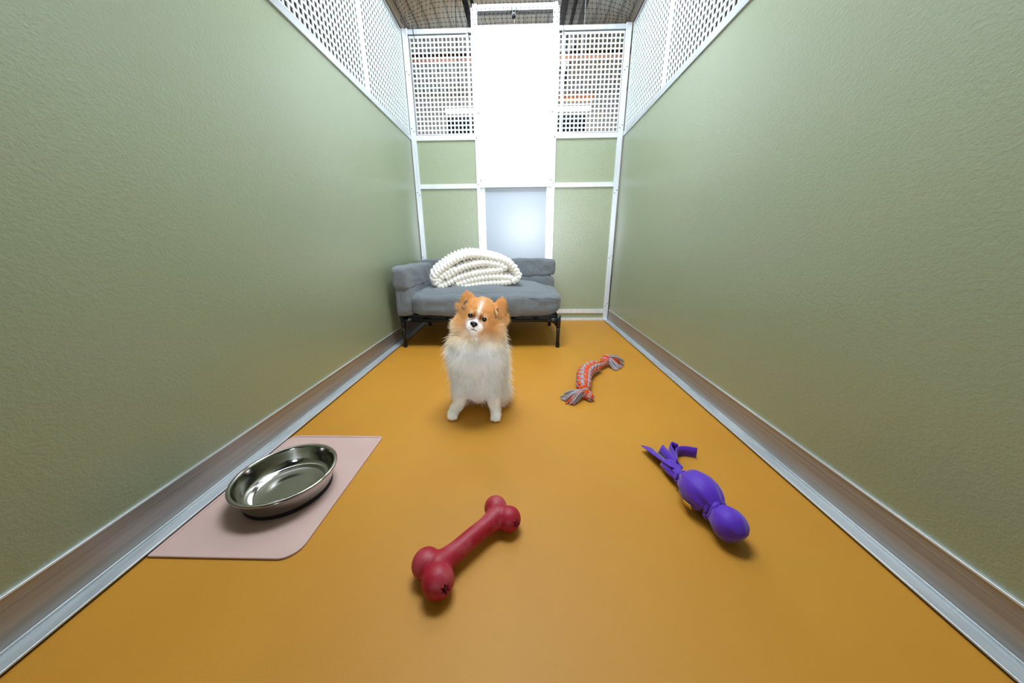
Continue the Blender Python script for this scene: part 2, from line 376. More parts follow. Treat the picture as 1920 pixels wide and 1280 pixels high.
# net drawn over the kennel top, rising from the back rail
def net_pt(u, v):
    x = PL+0.02+(PR-PL-0.04)*u
    e = 1-abs(2*u-1)**5
    if v < 0.45: t = v/0.45; y = D-0.012-0.20*t**1.4; z = H+0.006+0.30*t
    else: t = (v-0.45)/0.55; y = D-0.212-2.4*t; z = H+0.306+0.06*math.sin(PI*t)
    sag = 0.010*math.sin(u*23+v*9)*math.sin(v*31+u*5)
    zz = H+0.004+(z-H-0.004)*(0.25+0.75*e)
    if 0.30 < u < 0.69 and v < 0.3: y -= 0.02*(1-v/0.3); zz += 0.0
    return Vector((x+0.006*math.sin(v*40+u*7), y + sag*0.6, zz + sag*min(1, v*6)))
bm = bmesh.new(); NU = 54; NV = 110
def vmap(j): return (j/15*0.45) if j <= 15 else 0.45+(j-15)/(NV-15)*0.55
P = [[net_pt(i/NU, vmap(j)) for i in range(NU+1)] for j in range(NV+1)]
for j in range(0, NV+1): tube(bm, P[j], 0.0007, 3, False)
for i in range(NU+1): tube(bm, [P[j][i] for j in range(NV+1)], 0.0007, 3, False)
for j in range(NV+1):
    for i in range(NU+1):
        if j < 30: ell(bm, P[j][i], (.0032,)*3, None, 6)
net = obj('overhead_net', bm, M_cord, None, kind='stuff')
tag(net, 'fine black knotted net stretched over the top of the kennel', 'net')

# ------------------------------------------------------------------ pet sofa
def pad(cx, cy, cz, sx, sy, sz, e=0.35, nx=40, ny=24, nz=14, wr=0.004, ws=14, seed=0, crown=0.0, front_seam=False):
    """stuffed cushion: rounded box with puckers"""
    bm = bmesh.new()
    def key(v): return tuple(round(c, 6) for c in v)
    vs = {}
    def get(a, b, c):
        k = key((a, b, c))
        if k not in vs:
            p = Vector((a, b, c)); m = max(abs(a), abs(b), abs(c))
            n4 = (abs(a)**(2/e)+abs(b)**(2/e)+abs(c)**(2/e))**(e/2)
            q = p*(m/n4) if n4 > 0 else p
            x, y, z = q.x*sx, q.y*sy, q.z*sz
            z += crown*(1-a*a)*(1-b*b)*(1 if c > 0 else -0.15)*abs(c)
            w = Vector((x+seed, y-seed, z+2*seed))
            d = wr*(noise.noise(w*ws) + 0.6*noise.noise(Vector((w.x*ws*2.2, w.y*ws*.8, w.z*ws*2.6))))
            nrm = Vector((q.x/sx, q.y/sy, q.z/sz)).normalized()
            vs[k] = bm.verts.new(Vector((cx+x, cy+y, cz+z)) + nrm*d)
        return vs[k]
    def face(ax, sgn, n1, n2):
        g = [[None]*(n2+1) for _ in range(n1+1)]
        for i in range(n1+1):
            for j in range(n2+1):
                a, b = -1+2*i/n1, -1+2*j/n2
                a = math.sin(a*PI/2*0.9)/math.sin(PI/2*0.9); b = math.sin(b*PI/2*0.9)/math.sin(PI/2*0.9)
                t = [0, 0, 0]; o = [k for k in range(3) if k != ax]
                t[ax] = sgn; t[o[0]] = a; t[o[1]] = b; g[i][j] = get(*t)
        for i in range(n1):
            for j in range(n2):
                try: bm.faces.new((g[i][j], g[i+1][j], g[i+1][j+1], g[i][j+1]))
                except ValueError: pass
    for s in (-1, 1): face(0, s, ny, nz); face(1, s, nx, nz); face(2, s, nx, ny)
    return bm
sofa = thing('pet_sofa', 'small grey fabric pet sofa on a black metal frame at the back wall', 'sofa', (-0.22, 1.93, 0))
obj('seat_cushion', pad(-0.204, 1.905, 0.243, 0.441, 0.262, 0.072, e=0.42, nx=90, ny=60, nz=26, wr=0.0075, ws=9, seed=2.3, crown=0.048), M_sofa, sofa, True)
ub = obj('back_bolster', pad(-0.235, 2.235, 0.412, 0.478, 0.060, 0.062, e=0.26, nx=90, ny=18, nz=18, wr=0.006, ws=12, seed=5.1), M_sofa, sofa, True)
lb = obj('back_bolster', pad(-0.235, 2.236, 0.270, 0.474, 0.058, 0.098, e=0.26, nx=80, ny=16, nz=16, wr=0.004, ws=12, seed=8.1), M_sofa, sofa, True)
obj('side_bolster', pad(-0.648, 1.92, 0.390, 0.044, 0.276, 0.066, e=0.28, nx=18, ny=60, nz=20, wr=0.006, ws=13, seed=3.7), M_sofa, sofa, True)
obj('side_bolster', pad(-0.646, 1.92, 0.262, 0.042, 0.270, 0.084, e=0.26, nx=18, ny=60, nz=20, wr=0.006, ws=15, seed=6.2), M_sofa, sofa, True)
# piped seam on the cushion; upright dark tubes paint the shade of creases
bm = bmesh.new(); tube(bm, [(-0.05+0.26*k/20, 1.652-0.001*math.sin(k), 0.283+0.002*math.sin(k*.9)-0.0035*(k/20)**3) for k in range(21)], 0.0016, 6)
obj('seam', bm, M_seam_crease, sofa)
bm = bmesh.new(); tube(bm, [(0.015+0.002*math.sin(k), 1.645-0.000*k, 0.279-0.006*k) for k in range(9)], 0.0009, 6); obj('seam', bm, M_seam_crease, sofa)
bm = bmesh.new(); tube(bm, [(-0.656+0.0012*math.sin(k*2), 1.650, 0.44-0.0125*k) for k in range(9)], 0.0009, 6); obj('seam', bm, M_seam_crease, sofa)
bm = bmesh.new(); tube(bm, [(-0.650+0.0012*math.sin(k*2), 1.652, 0.315-0.012*k) for k in range(10)], 0.0009, 6); obj('seam', bm, M_seam_crease, sofa)
bm = bmesh.new(); 
for y in (1.68, 2.185): tube(bm, [(-0.664, y, 0.158), (0.213, y, 0.158)], 0.0115, 12)
for x in (-0.664, 0.213): tube(bm, [(x, 1.68, 0.158), (x, 2.185, 0.158)], 0.0115, 12)
for k in range(1, 7): box(bm, -0.664+0.125*k-.012, -0.664+0.125*k+.012, 1.68, 2.185, 0.160, 0.166)
fr = obj('frame', bm, M_black, sofa, True)
for x, sx in ((-0.664, 1), (0.213, -1)):
    for y, sy in ((1.68, 1), (2.185, -1)):
        bm = bmesh.new(); tube(bm, [(x, y, 0.0), (x, y, 0.17)], 0.0098, 14); lg = obj('leg', bm, M_black, sofa, True)
        bm = bmesh.new(); tube(bm, [(x, y, 0), (x, y, 0.022)], 0.0112, 14); obj('foot_cap', bm, M_rubber, lg)
        bm = bmesh.new(); tube(bm, [(x, y, 0.115), (x, y, 0.185)], 0.0125, 14); tube(bm, [(x, y, 0.158), (x+sx*0.055, y, 0.158)], 0.0135, 14)
        tube(bm, [(x, y, 0.158), (x, y+sy*0.055, 0.158)], 0.0135, 14)
        f = [bm.verts.new(v) for v in ((x+sx*.01, y-.003, .148), (x+sx*.038, y-.003, .148), (x+sx*.01, y-.003, .12), (x+sx*.01, y+.003, .148), (x+sx*.038, y+.003, .148), (x+sx*.01, y+.003, .12))]
        for q in ((0, 1, 2), (3, 5, 4), (0, 3, 4, 1), (1, 4, 5, 2), (2, 5, 3, 0)): bm.faces.new([f[k] for k in q])
        obj('corner_joint', bm, M_black, sofa, True)
bm = bmesh.new(); bmesh.ops.create_cone(bm, cap_ends=True, segments=10, radius1=.004, radius2=.003, depth=.003, matrix=Matrix.Translation((0.158, 1.668, 0.16)) @ Matrix.Rotation(PI/2, 4, 'X')); obj('rail_bolt', bm, M_screw, sofa)
obj('cushion_base', bx(-0.64, 0.20, 1.70, 2.17, 0.166, 0.186, bev=.006), M_black, sofa)

# folded knit blanket
def spl(pts, n):
    pts = [Vector(p) for p in pts]; out = []
    m = len(pts)-1
    L = [0]
    for a, b in zip(pts, pts[1:]): L.append(L[-1]+(b-a).length)
    for k in range(n+1):
        s = L[-1]*k/n; i = max(j for j in range(m) if L[j] <= s+1e-9) if s < L[-1] else m-1
        t = (s-L[i])/max(1e-9, L[i+1]-L[i])
        p0, p1, p2, p3 = pts[max(i-1, 0)], pts[i], pts[i+1], pts[min(i+2, m)]
        out.append(0.5*((2*p1)+(-p0+p2)*t+(2*p0-5*p1+4*p2-p3)*t*t+(-p0+3*p1-3*p2+p3)*t*t*t))
    return out
def BK(cx, cy):      # shape of the fold, drawn on the plane of its front end
    return (-0.560+(cx-75)*0.000438, 0.312+(560-cy)*0.000437)
sheet1 = [(470, 545), (620, 510), (800, 478), (1000, 462), (1200, 448), (1315, 410), (1325, 350), (1265, 255), (1180, 190), (1050, 150), (880, 118), (720, 112), (560, 160), (420, 240), (300, 330), (255, 400), (275, 470), (335, 505), (420, 465), (600, 385), (800, 335), (1000, 308), (1130, 290), (1150, 255), (1060, 228), (900, 208), (700, 240), (540, 300), (400, 390)]
sheet2 = [(1240, 400), (1090, 385), (900, 392), (700, 430), (540, 480)]
blk = bmesh.new()
for sh in (sheet1, sheet2, [(300, 455), (350, 385), (440, 325), (520, 290)]):
    pts = [Vector((*BK(*p), 0)) for p in sh]
    Lc = sum((b-a).length for a, b in zip(pts, pts[1:]))
    n = int(Lc/0.0034); cl = spl(pts, n); bob = 0.0215; depth = 0.30; nd = int(depth/0.0036)
    T = 0.0212
    def P3(x, z, d):     # the bundle runs back and a little to the left
        return Vector((x-0.40*d+0.5*d*d, 1.755+d, z+0.10*d-0.55*max(0, d-.1)**2))
    cols = []
    for side in (1, -1):
        g = []
        for i, c in enumerate(cl):
            t = (cl[min(i+1, n)]-cl[max(i-1, 0)]); nrm = Vector((-t.y, t.x, 0)).normalized()
            s = Lc*i/n; row = []
            for j in range(nd+1):
                d = depth*j/nd
                ph = (s/bob); qd = d/bob*0.8 + 0.5*(int(math.floor(ph)) % 2)
                b = abs(math.sin(PI*ph))**0.7*(0.55+0.45*abs(math.sin(PI*qd))**0.8)
                edge = min(1, j/2.5, (nd-j)/2.5)*min(1, i/3, (n-i)/3)
                h = (T*0.35 + T*0.85*b)*max(0.12, edge)**0.6
                row.append(blk.verts.new(P3(c.x+side*nrm.x*h, c.y+side*nrm.y*h, d - 0.004*abs(math.sin(PI*ph))*(j == 0) + 0.003*math.sin(s*60))))
            g.append(row)
        for i in range(n):
            for j in range(nd): blk.faces.new((g[i][j], g[i+1][j], g[i+1][j+1], g[i][j+1]))
        cols.append(g)
    a, b = cols
    for i in range(n):
        blk.faces.new((a[i][0], b[i][0], b[i+1][0], a[i+1][0])); blk.faces.new((a[i][nd], a[i+1][nd], b[i+1][nd], b[i][nd]))
    for j in range(nd):
        blk.faces.new((a[0][j], a[0][j+1], b[0][j+1], b[0][j])); blk.faces.new((a[n][j], b[n][j], b[n][j+1], a[n][j+1]))
    # chunky stitches along the visible front edge
    k = 0; s = 0
    while s < Lc:
        i = min(n, int(s/Lc*n)); c = cl[i]; t = (cl[min(i+1, n)]-cl[max(i-1, 0)]).normalized()
        ell(blk, P3(c.x, c.y, 0.002), (0.0115, 0.012, 0.0172), Matrix.Rotation(-math.atan2(t.y, t.x), 3, 'Y'), 12)
        s += bob*0.95
bl = obj('blanket', blk, M_knit, None, True)
tag(bl, 'folded cream white chunky knit blanket lying on the grey pet sofa', 'blanket')

# ------------------------------------------------------------------ placemat and bowl
def rrect(x0, x1, y0, y1, r, seg=10):
    out = []
    for cx, cy, a0, rr in ((x1-r[0], y0+r[0], -90, r[0]), (x1-r[1], y1-r[1], 0, r[1]), (x0+r[2], y1-r[2], 90, r[2]), (x0+r[3], y0+r[3], 180, r[3])):
        for k in range(seg+1):
            a = math.radians(a0+90*k/seg); out.append((cx+rr*math.cos(a), cy+rr*math.sin(a)))
    return out
bm = bmesh.new(); lv = [(0.0, 0.0005), (0.0, 0.0036), (0.0012, 0.0044), (0.0062, 0.0044), (0.0074, 0.0026)]
R4 = (0.034, 0.014, 0.026, 0.004); rings = []
for ins, z in lv:
    rings.append([bm.verts.new((x, y, z)) for x, y in rrect(-0.6968+ins, -0.4160-ins, 0.413+ins, 0.799-ins, [max(.002, r-ins) for r in R4])])
for a, b in zip(rings, rings[1:]):
    for k in range(len(a)): bm.faces.new((a[k], a[(k+1) % len(a)], b[(k+1) % len(a)], b[k]))
bm.faces.new(rings[-1]); bm.faces.new(rings[0][::-1])
mt = obj('placemat', bm, M_pink); tag(mt, 'pale pink silicone feeding mat with raised rim under the steel bowl', 'mat')
BC = (-0.546, 0.582, 0.0028)
bowl = thing('pet_bowl', 'round stainless steel pet bowl with black rubber base ring on the pink mat', 'bowl', BC)
bm = bmesh.new()
prof = [(0, .0086), (.040, .0086), (.066, .0088), (.0685, .0100), (.0710, .0090), (.078, .0092), (.084, .0112), (.0880, .0170), (.0925, .032), (.0962, .0480), (.0972, .0512),
        (.0988, .0530), (.1018, .0538), (.1045, .0528), (.1060, .0505), (.1052, .0483), (.1030, .0476), (.1000, .0475), (.0982, .0460), (.0968, .040), (.0895, .012), (.0870, .008), (.0, .007)]
lathe(bm, prof, 96, BC); obj('steel_dish', bm, M_steel, bowl, True)
bm = bmesh.new(); lathe(bm, [(.070, 0), (.0862, 0), (.0885, .002), (.0893, .0088), (.0875, .0095), (.070, .006)], 96, BC); obj('rubber_ring', bm, M_rubber, bowl, True)

# ------------------------------------------------------------------ red rubber bone
bone = bmesh.new()
l1, l2, l3, l4 = [Vector(p) for p in ((-.162, .393, .0262), (-.135, .365, .0265), (-.052, .517, .0245), (-.023, .489, .0248))]
for c, r in ((l1, .0258), (l2, .0271), (l3, .0240), (l4, .0248)): ell(bone, c, (r, r, r*.98), None, 32)
m1, m2 = (l1+l2)/2, (l3+l4)/2; ax = (m2-m1)
for i in range(41):
    t = i/40; e = abs(2*t-1); r = 0.0172+0.0065*max(0, (e-0.45)/0.55)**1.4
    t = .07+.86*t
    ell(bone, m1+ax*t+Vector((0, 0, .002*(1-e))), (r, r, r), None, 20)
cuts = []; hole_parts = []
for c, r, src in ((l2, .0265, l1), (l4, .0240, l3)):
    nd = (c-src); nd.z = 0.22*nd.length; nd.normalize(); u, w = frame_of(nd)
    cb = bmesh.new(); ring0, ring1 = [], []
    for k in range(16):
        rr = 0.0112 if k % 2 == 0 else 0.0062
        d = u*math.cos(2*PI*k/16)*rr*1.0 + w*math.sin(2*PI*k/16)*rr
        ring0.append(cb.verts.new(c+nd*(r+.006)+d)); ring1.append(cb.verts.new(c+nd*(r-.013)+d*.85))
    for k in range(16): cb.faces.new((ring0[k], ring0[(k+1) % 16], ring1[(k+1) % 16], ring1[k]))
    cb.faces.new(ring0[::-1]); cb.faces.new(ring1); cuts.append(cb); hole_parts.append((c, nd, r, u, w))
bme = fuse(bone, 0.0016, 34, cuts)
bn = thing('chew_bone', 'red rubber bone shaped chew toy lying on the ochre floor', 'toy', (-0.09, .44, 0))
bbody = obj('bone_body', bme, M_bone, bn)
for c, nd, r, u, w in hole_parts:  # dark disc at each recess floor, shade put into its colour
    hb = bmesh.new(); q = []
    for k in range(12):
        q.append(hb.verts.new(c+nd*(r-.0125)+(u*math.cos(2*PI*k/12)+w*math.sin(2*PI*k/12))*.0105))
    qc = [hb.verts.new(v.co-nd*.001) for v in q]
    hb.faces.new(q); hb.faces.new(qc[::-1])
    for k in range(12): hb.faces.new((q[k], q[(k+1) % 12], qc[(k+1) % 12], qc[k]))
    h = obj('hole_shade', hb, M_hole_shade, bn); h['label'] = 'dark disc painting the shade inside the star slotted hole'

# ------------------------------------------------------------------ purple fabric toy
wub = thing('fabric_tug_toy', 'purple fabric ball tug toy with knotted neck and flat tails', 'toy', (.39, .58, 0))
k1, cb_, k2, cs_ = Vector((.3815, .603, .027)), Vector((.3855, .552, .0400)), Vector((.398, .507, .032)), Vector((.4035, .477, .0325))
def gathered(path, rads, seg=40, pleats=9, amp=.09, flat=.95, seed=0):
    bm = bmesh.new(); n = len(path); rings = []
    for i, (p, r) in enumerate(zip(path, rads)):
        d = (path[min(i+1, n-1)]-path[max(i-1, 0)]).normalized(); u = d.cross(Vector((0, 0, 1))).normalized(); w = u.cross(d)
        rmax = max(rads); a = amp*(1-r/rmax)**.8*2.2
        rg = []
        for k in range(seg):
            t = 2*PI*k/seg
            rr = r*(1+a*math.sin(pleats*t+seed+0.6*math.sin(3*t)) - 0.035*math.exp(-((math.sin(t-1.1))/.07)**2)*(1 if math.cos(t-1.1) > 0 else 0))
            rr += .0008*noise.noise(Vector((p.x*90+math.cos(t)*2, p.y*60, math.sin(t)*2+seed)))
            q = p + rr*(math.cos(t)*u+math.sin(t)*w*flat)
            rg.append(bm.verts.new(q))
        rings.append(rg)
    for a, b in zip(rings, rings[1:]):
        for k in range(seg): bm.faces.new((a[k], a[(k+1) % seg], b[(k+1) % seg], b[k]))
    bm.faces.new(rings[0][::-1]); bm.faces.new(rings[-1])
    return bm
def ballpath(a, b, R, r0, r1, n=28, lift=0.0, pw=.5):
    ps, rs = [], []
    for i in range(n+1):
        t = i/n; s = 2*t-1
        prof = max(0, 1-abs(s)**2.0)**pw
        base = r0*(1-t)+r1*t
        ps.append(a.lerp(b, t)+Vector((0, 0, lift*prof))); rs.append(base+(R-base)*prof if R > base else base)
    return ps, rs
ps, rs = ballpath(k1+Vector((.001, -.010, .002)), k2+Vector((-.002, .004, 0)), .0390, .008, .012, 32, .010, .5); obj('ball', gathered(ps, rs, 48, 8, .10, .98, .4), M_wub, wub, True)
ps, rs = ballpath(k2+Vector((.001, -.004, 0)), Vector((.4085, .4465, .030)), .0318, .012, .002, 28, .003, .5); obj('head_ball', gathered(ps, rs, 44, 7, .07, .97, 2.0), M_wub, wub, True)
for kp, R, d in ((k1, .0125, Vector((.02, -.09, .01))), (k2, .0205, Vector((.016, -.045, .003)))):
    bm = bmesh.new(); d = d.normalized(); u, w = frame_of(d)
    for q, (o, tw) in enumerate(((-.0045, .5), (.0035, -.4))):
        tube(bm, [kp+d*(o+.003*math.sin(t*2*PI/24+q))+(u*math.cos(2*PI*t/24)+w*math.sin(2*PI*t/24))*R for t in range(25)], [.0060+.0012*math.sin(t*1.3+q) for t in range(25)], 8)
    ell(bm, kp+Vector((-.004, .0, R*.8)), (.0075, .0085, .0055), None, 14)
    obj('neck_wrap', bm, M_wub, wub, True)
bm = bmesh.new(); tube(bm, [Vector((.4030+.0022*t, .4995-.0135*t*.36, 0)) + Vector((0, 0, .0640-.0005*t**2*1.0)) for t in range(4)], .0006, 5); 
def strip(path, hgt, tilt, thick=.0022):
    """flat fabric tail; path along its lower edge, hgt its width, tilt leans it"""
    bm = bmesh.new(); n = len(path); L = []
    for i in range(n):
        p = Vector(path[i]); d = Vector(path[min(i+1, n-1)])-Vector(path[max(i-1, 0)]); d.normalize()
        side = d.cross(Vector((0, 0, 1))).normalized()
        t = tilt[i] if isinstance(tilt, list) else tilt; h = hgt[i] if isinstance(hgt, list) else hgt
        upv = (Vector((0, 0, 1))*math.cos(t)+side*math.sin(t)).normalized(); nn = d.cross(upv).normalized()*thick*.5
        L.append([bm.verts.new(p+nn), bm.verts.new(p+upv*h*.5+nn*1.6), bm.verts.new(p+upv*h+nn), bm.verts.new(p+upv*h-nn), bm.verts.new(p+upv*h*.5-nn*1.6), bm.verts.new(p-nn)])
    for a, b in zip(L, L[1:]):
        for k in range(6): bm.faces.new((a[k], a[(k+1) % 6], b[(k+1) % 6], b[k]))
    bm.faces.new(L[0][::-1]); bm.faces.new(L[-1])
    return bm
bm = bmesh.new(); bm.free()
tp, tr = [], []
for i in range(13):
    t = i/12; tp.append(Vector((.3815-.006*t, .607+.060*t, .023-.004*t))); tr.append(.011+.0085*math.sin(PI*min(1, t*1.25)*.55))
obj('tail_base', gathered(tp, tr, 36, 6, .18, .75, 1.0), M_wub, wub, True)
def sp3(pts, n=14): return spl(pts, n)
obj('tail', strip(sp3([(.394, .636, .020), (.385, .690, .010), (.372, .752, .004)]), [.034+.004*k/14 for k in range(15)], [-1.0-.2*k/14 for k in range(15)]), M_wub, wub, True)
obj('tail', strip(sp3([(.391, .640, .003), (.388, .685, .001), (.384, .738, .001)]), [.030-.004*k/14 for k in range(15)], [.25+.15*k/14 for k in range(15)]), M_wub, wub, True)
obj('tail', strip(sp3([(.390, .660, .012), (.402, .700, .006), (.411, .738, .002), (.425, .752, .001), (.437, .738, .001)]), .027, .12), M_wub, wub, True)
obj('tail', strip(sp3([(.394, .655, .010), (.413, .690, .004), (.424, .716, .001), (.446, .724, .001), (.476, .716, .001)]), .028, -.18), M_wub, wub, True)
bm = bx(-.009, .009, -.0006, .0006, -.008, .008)
nrm_ = Vector((-.78, -.42, -.46)).normalized()
bm.transform(Matrix.Translation(Vector((.3862, .5500, .0400))+nrm_*.0385) @ nrm_.to_track_quat('Y', 'Z').to_matrix().to_4x4())
lb_ = obj('label_tab', bm, M_yel, wub); lb_['label'] = 'small yellow label tab'

# ------------------------------------------------------------------ rope toy
rope = thing('rope_toy', 'orange and grey braided rope dog toy with frayed tassel ends', 'toy', (.3, 1.2, 0))
def yarn_obj(name, lists, parent):
    for m, ls in ((M_or, lists[0]), (M_gr, lists[1])):
        bm = bmesh.new()
        for pts, r in ls: tube(bm, pts, r, 6)
        o = obj(name, bm, m, parent, True); o['label'] = ('orange yarn' if m is M_or else 'grey yarn')
def wound(path, R, turns, strands, yr, n=150):
    """yarns wound about a centre line, alternately orange and grey"""
    cl = spl(path, n); O, G = [], []
    for s in range(strands):
        for y in (0, 1):
            pts = []
            for i in range(n+1):
                p = Vector(cl[i]); d = (Vector(cl[min(i+1, n)])-Vector(cl[max(i-1, 0)])).normalized()
                u = d.cross(Vector((0, 0, 1))).normalized(); w = u.cross(d); t = i/n
                r = R(t) if callable(R) else R
                a = 2*PI*(turns*t+s/strands)
                lump = 1+.06*math.sin(a*3+s)
                c = p+(u*math.cos(a)+w*math.sin(a))*r*lump
                rad = (u*math.cos(a)+w*math.sin(a)); tg = d
                b = a*5+PI*y
                c = c+rad*math.cos(b)*yr*.7+tg*math.sin(b)*yr*.9
                pts.append(c)
            (O if (y == 0) == (s % 3 != 2) else G).append((pts, yr))
    return O, G
body = [(.243, 1.085, .030), (.256, 1.150, .032), (.272, 1.215, .032), (.300, 1.268, .031), (.333, 1.305, .029), (.352, 1.318, .026)]
O, G = wound(body, lambda t: .0140+.0095*math.sin(PI*min(1, max(0, t)))**.5, 7.5, 5, .0054, 260)
yarn_obj('braided_body', (O, G), rope)
bm = bmesh.new(); tube(bm, spl(body, 30), [.013+.008*math.sin(PI*min(1, k/30))**.5 for k in range(31)], 10); obj('rope_core', bm, M_gr, rope, True)
O, G = wound([(.345, 1.318, .025), (.375, 1.345, .020), (.402, 1.372, .022)], .0055, 4, 3, .0042, 60)
yarn_obj('rope_cord', (O, G), rope)
O, G = wound([(.232, 1.105, .030), (.250, 1.060, .022), (.262, 1.035, .012)], .009, 2, 4, .0045, 60)
yarn_obj('rope_loop', (O, G), rope)
def knot(c, R, tilt):
    c = Vector(c); O, G = [], []
    rot = Matrix.Rotation(tilt, 3, 'Z') @ Matrix.Rotation(.5, 3, 'X')
    for k in range(9):
        off = (k-4)*.0050; rr = R*(1-.22*((k-4)/4)**2)
        pts = [c+rot @ Vector((math.cos(2*PI*t/20)*rr, off+.004*math.sin(2*PI*t/20+k), math.sin(2*PI*t/20)*rr)) for t in range(21)]
        (O if k % 3 != 1 else G).append((pts, .0046))
    return O, G
yarn_obj('knot', knot((.405, 1.388, .030), .0165, -.6), rope)
yarn_obj('knot', knot((.243, 1.066, .026), .0155, .4), rope)
def tassel(root, dirn, L, spread, n, ground=.004):
    root, dirn = Vector(root), Vector(dirn).normalized(); O, G = [], []
    for k in range(n):
        d = (dirn+Vector((random.uniform(-1, 1), random.uniform(-1, 1), random.uniform(-.6, .8)))*spread).normalized()
        l = L*random.uniform(.75, 1.1); pts = []
        st = root+Vector((random.uniform(-1, 1), random.uniform(-1, 1), random.uniform(-1, 1)))*.009
        for i in range(7):
            t = i/6; p = st+d*l*t+Vector((0, 0, -.035*t*t*l/L)); p.z = max(ground+.002*random.random(), p.z); pts.append(p)
        (O if k % 4 == 0 else G).append((pts, [.0028]*4+[.0031, .0032, .0020]))
    return O, G
yarn_obj('tassel', tassel((.228, 1.055, .026), (-1.0, -.50, -.05), .066, .44, 80), rope)
O, G = tassel((.418, 1.392, .034), (.75, -.55, -.35), .066, .42, 56)
O2, G2 = tassel((.42, 1.40, .040), (.95, .10, .05), .074, .24, 22)
yarn_obj('tassel', (O+O2, G+G2), rope)

# ------------------------------------------------------------------ dog
dog = thing('dog', 'fluffy orange and white Pomeranian sitting upright and facing the viewer', 'dog', (-.145, .98, 0))
B = bmesh.new()
RZ = lambda a: Matrix.Rotation(a, 3, 'Y')
ell(B, (-.143, .990, .150), (.095, .090, .118)); ell(B, (-.143, .966, .205), (.096, .082, .080)); ell(B, (-.140, .960, .252), (.085, .070, .050))
ell(B, (-.135, 1.065, .092), (.092, .085, .088)); ell(B, (-.075, 1.015, .056), (.036, .060, .052)); ell(B, (-.208, 1.02, .058), (.034, .060, .052))
ell(B, (-.128, .965, .290), (.066, .062, .060))
TILT = RZ(math.atan2(.013, .041))
ell(B, (-.127, .958, .343), (.062, .058, .050), TILT); ell(B, (-.168, .952, .314), (.033, .040, .042)); ell(B, (-.090, .952, .300), (.029, .040, .042))
ell(B, (-.1370, .906, .3235), (.0260, .0280, .0185), TILT); ell(B, (-.1360, .893, .3290), (.0155, .0175, .0115), TILT); ell(B, (-.138, .903, .306), (.016, .022, .0085), TILT)
ell(B, (-.1480, .898, .3205), (.0145, .017, .0125), TILT); ell(B, (-.1240, .898, .3155), (.0145, .017, .0125), TILT)
for c, r, a in (((-.1620, .962, .3830), (.0310, .0120, .0310), -.18), ((-.0670, .962, .3590), (.0270, .0125, .0370), .34)):
    for i in range(9):                     # each ear: a cup that narrows to its tip
        t = i/8; k = (1-t**2.2)**.5+.10
        cc = Vector(c)+Matrix.Rotation(a, 3, 'Y') @ Vector((0, .004*t, -r[2]+2*r[2]*t*.92))
        ell(B, cc, (r[0]*k, r[1]*(.6+.5*k), r[2]*.28), None, 14)
capsule(B, (-.190, .955, .125), (-.212, .937, .030), .034, .0195); ell(B, (-.2250, .918, .0165), (.0205, .029, .0165)); ell(B, (-.220, .932, .026), (.020, .022, .022))
capsule(B, (-.098, .950, .125), (-.0855, .928, .030), .034, .0195); ell(B, (-.0815, .911, .0155), (.0195, .027, .0155)); ell(B, (-.083, .922, .026), (.019, .022, .022))
for px_, py_ in ((-.2250, .893), (-.0815, .887)):
    for k in (-1, 0, 1): ell(B, (px_+k*.0115, py_+abs(k)*.005, .0105), (.0072, .010, .0098), None, 12)
for i in range(12):                        # plume of the tail laid up over the rump
    t = i/11; ell(B, (-.115+.03*t, 1.135+.02*math.sin(t*3), .10+.13*t), (.030-.01*t,)*3, None, 12)
body_me = fuse(B, 0.0042, 4)
ears = [(Vector((-.1705, .9500, .3800)), .0150, .030, .30), (Vector((-.0735, .9500, .3530)), .0120, .032, .10)]
E1, E2 = Vector((-.1500, .9045, .3540)), Vector((-.1085, .9055, .3412))
EM = (E1+E2)/2; U = Vector((.953, 0, -.302)); V = Vector((.302, 0, .953)); NOSE = Vector((-.1362, .8765, .3345))
c_tan, c_dtan, c_cream, c_brown, c_white = [np.array(lin(c)[:3]) for c in ((240, 197, 132), (228, 170, 98), (250, 232, 202), (150, 74, 28), (253, 252, 250))]
c_chest, c_belly, c_leg = [np.array(lin(c)[:3]) for c in ((253, 253, 252), (236, 218, 196), (251, 246, 238))]
def sst(x, a, b): 
    t = np.clip((x-a)/(b-a), 0, 1); return t*t*(3-2*t)
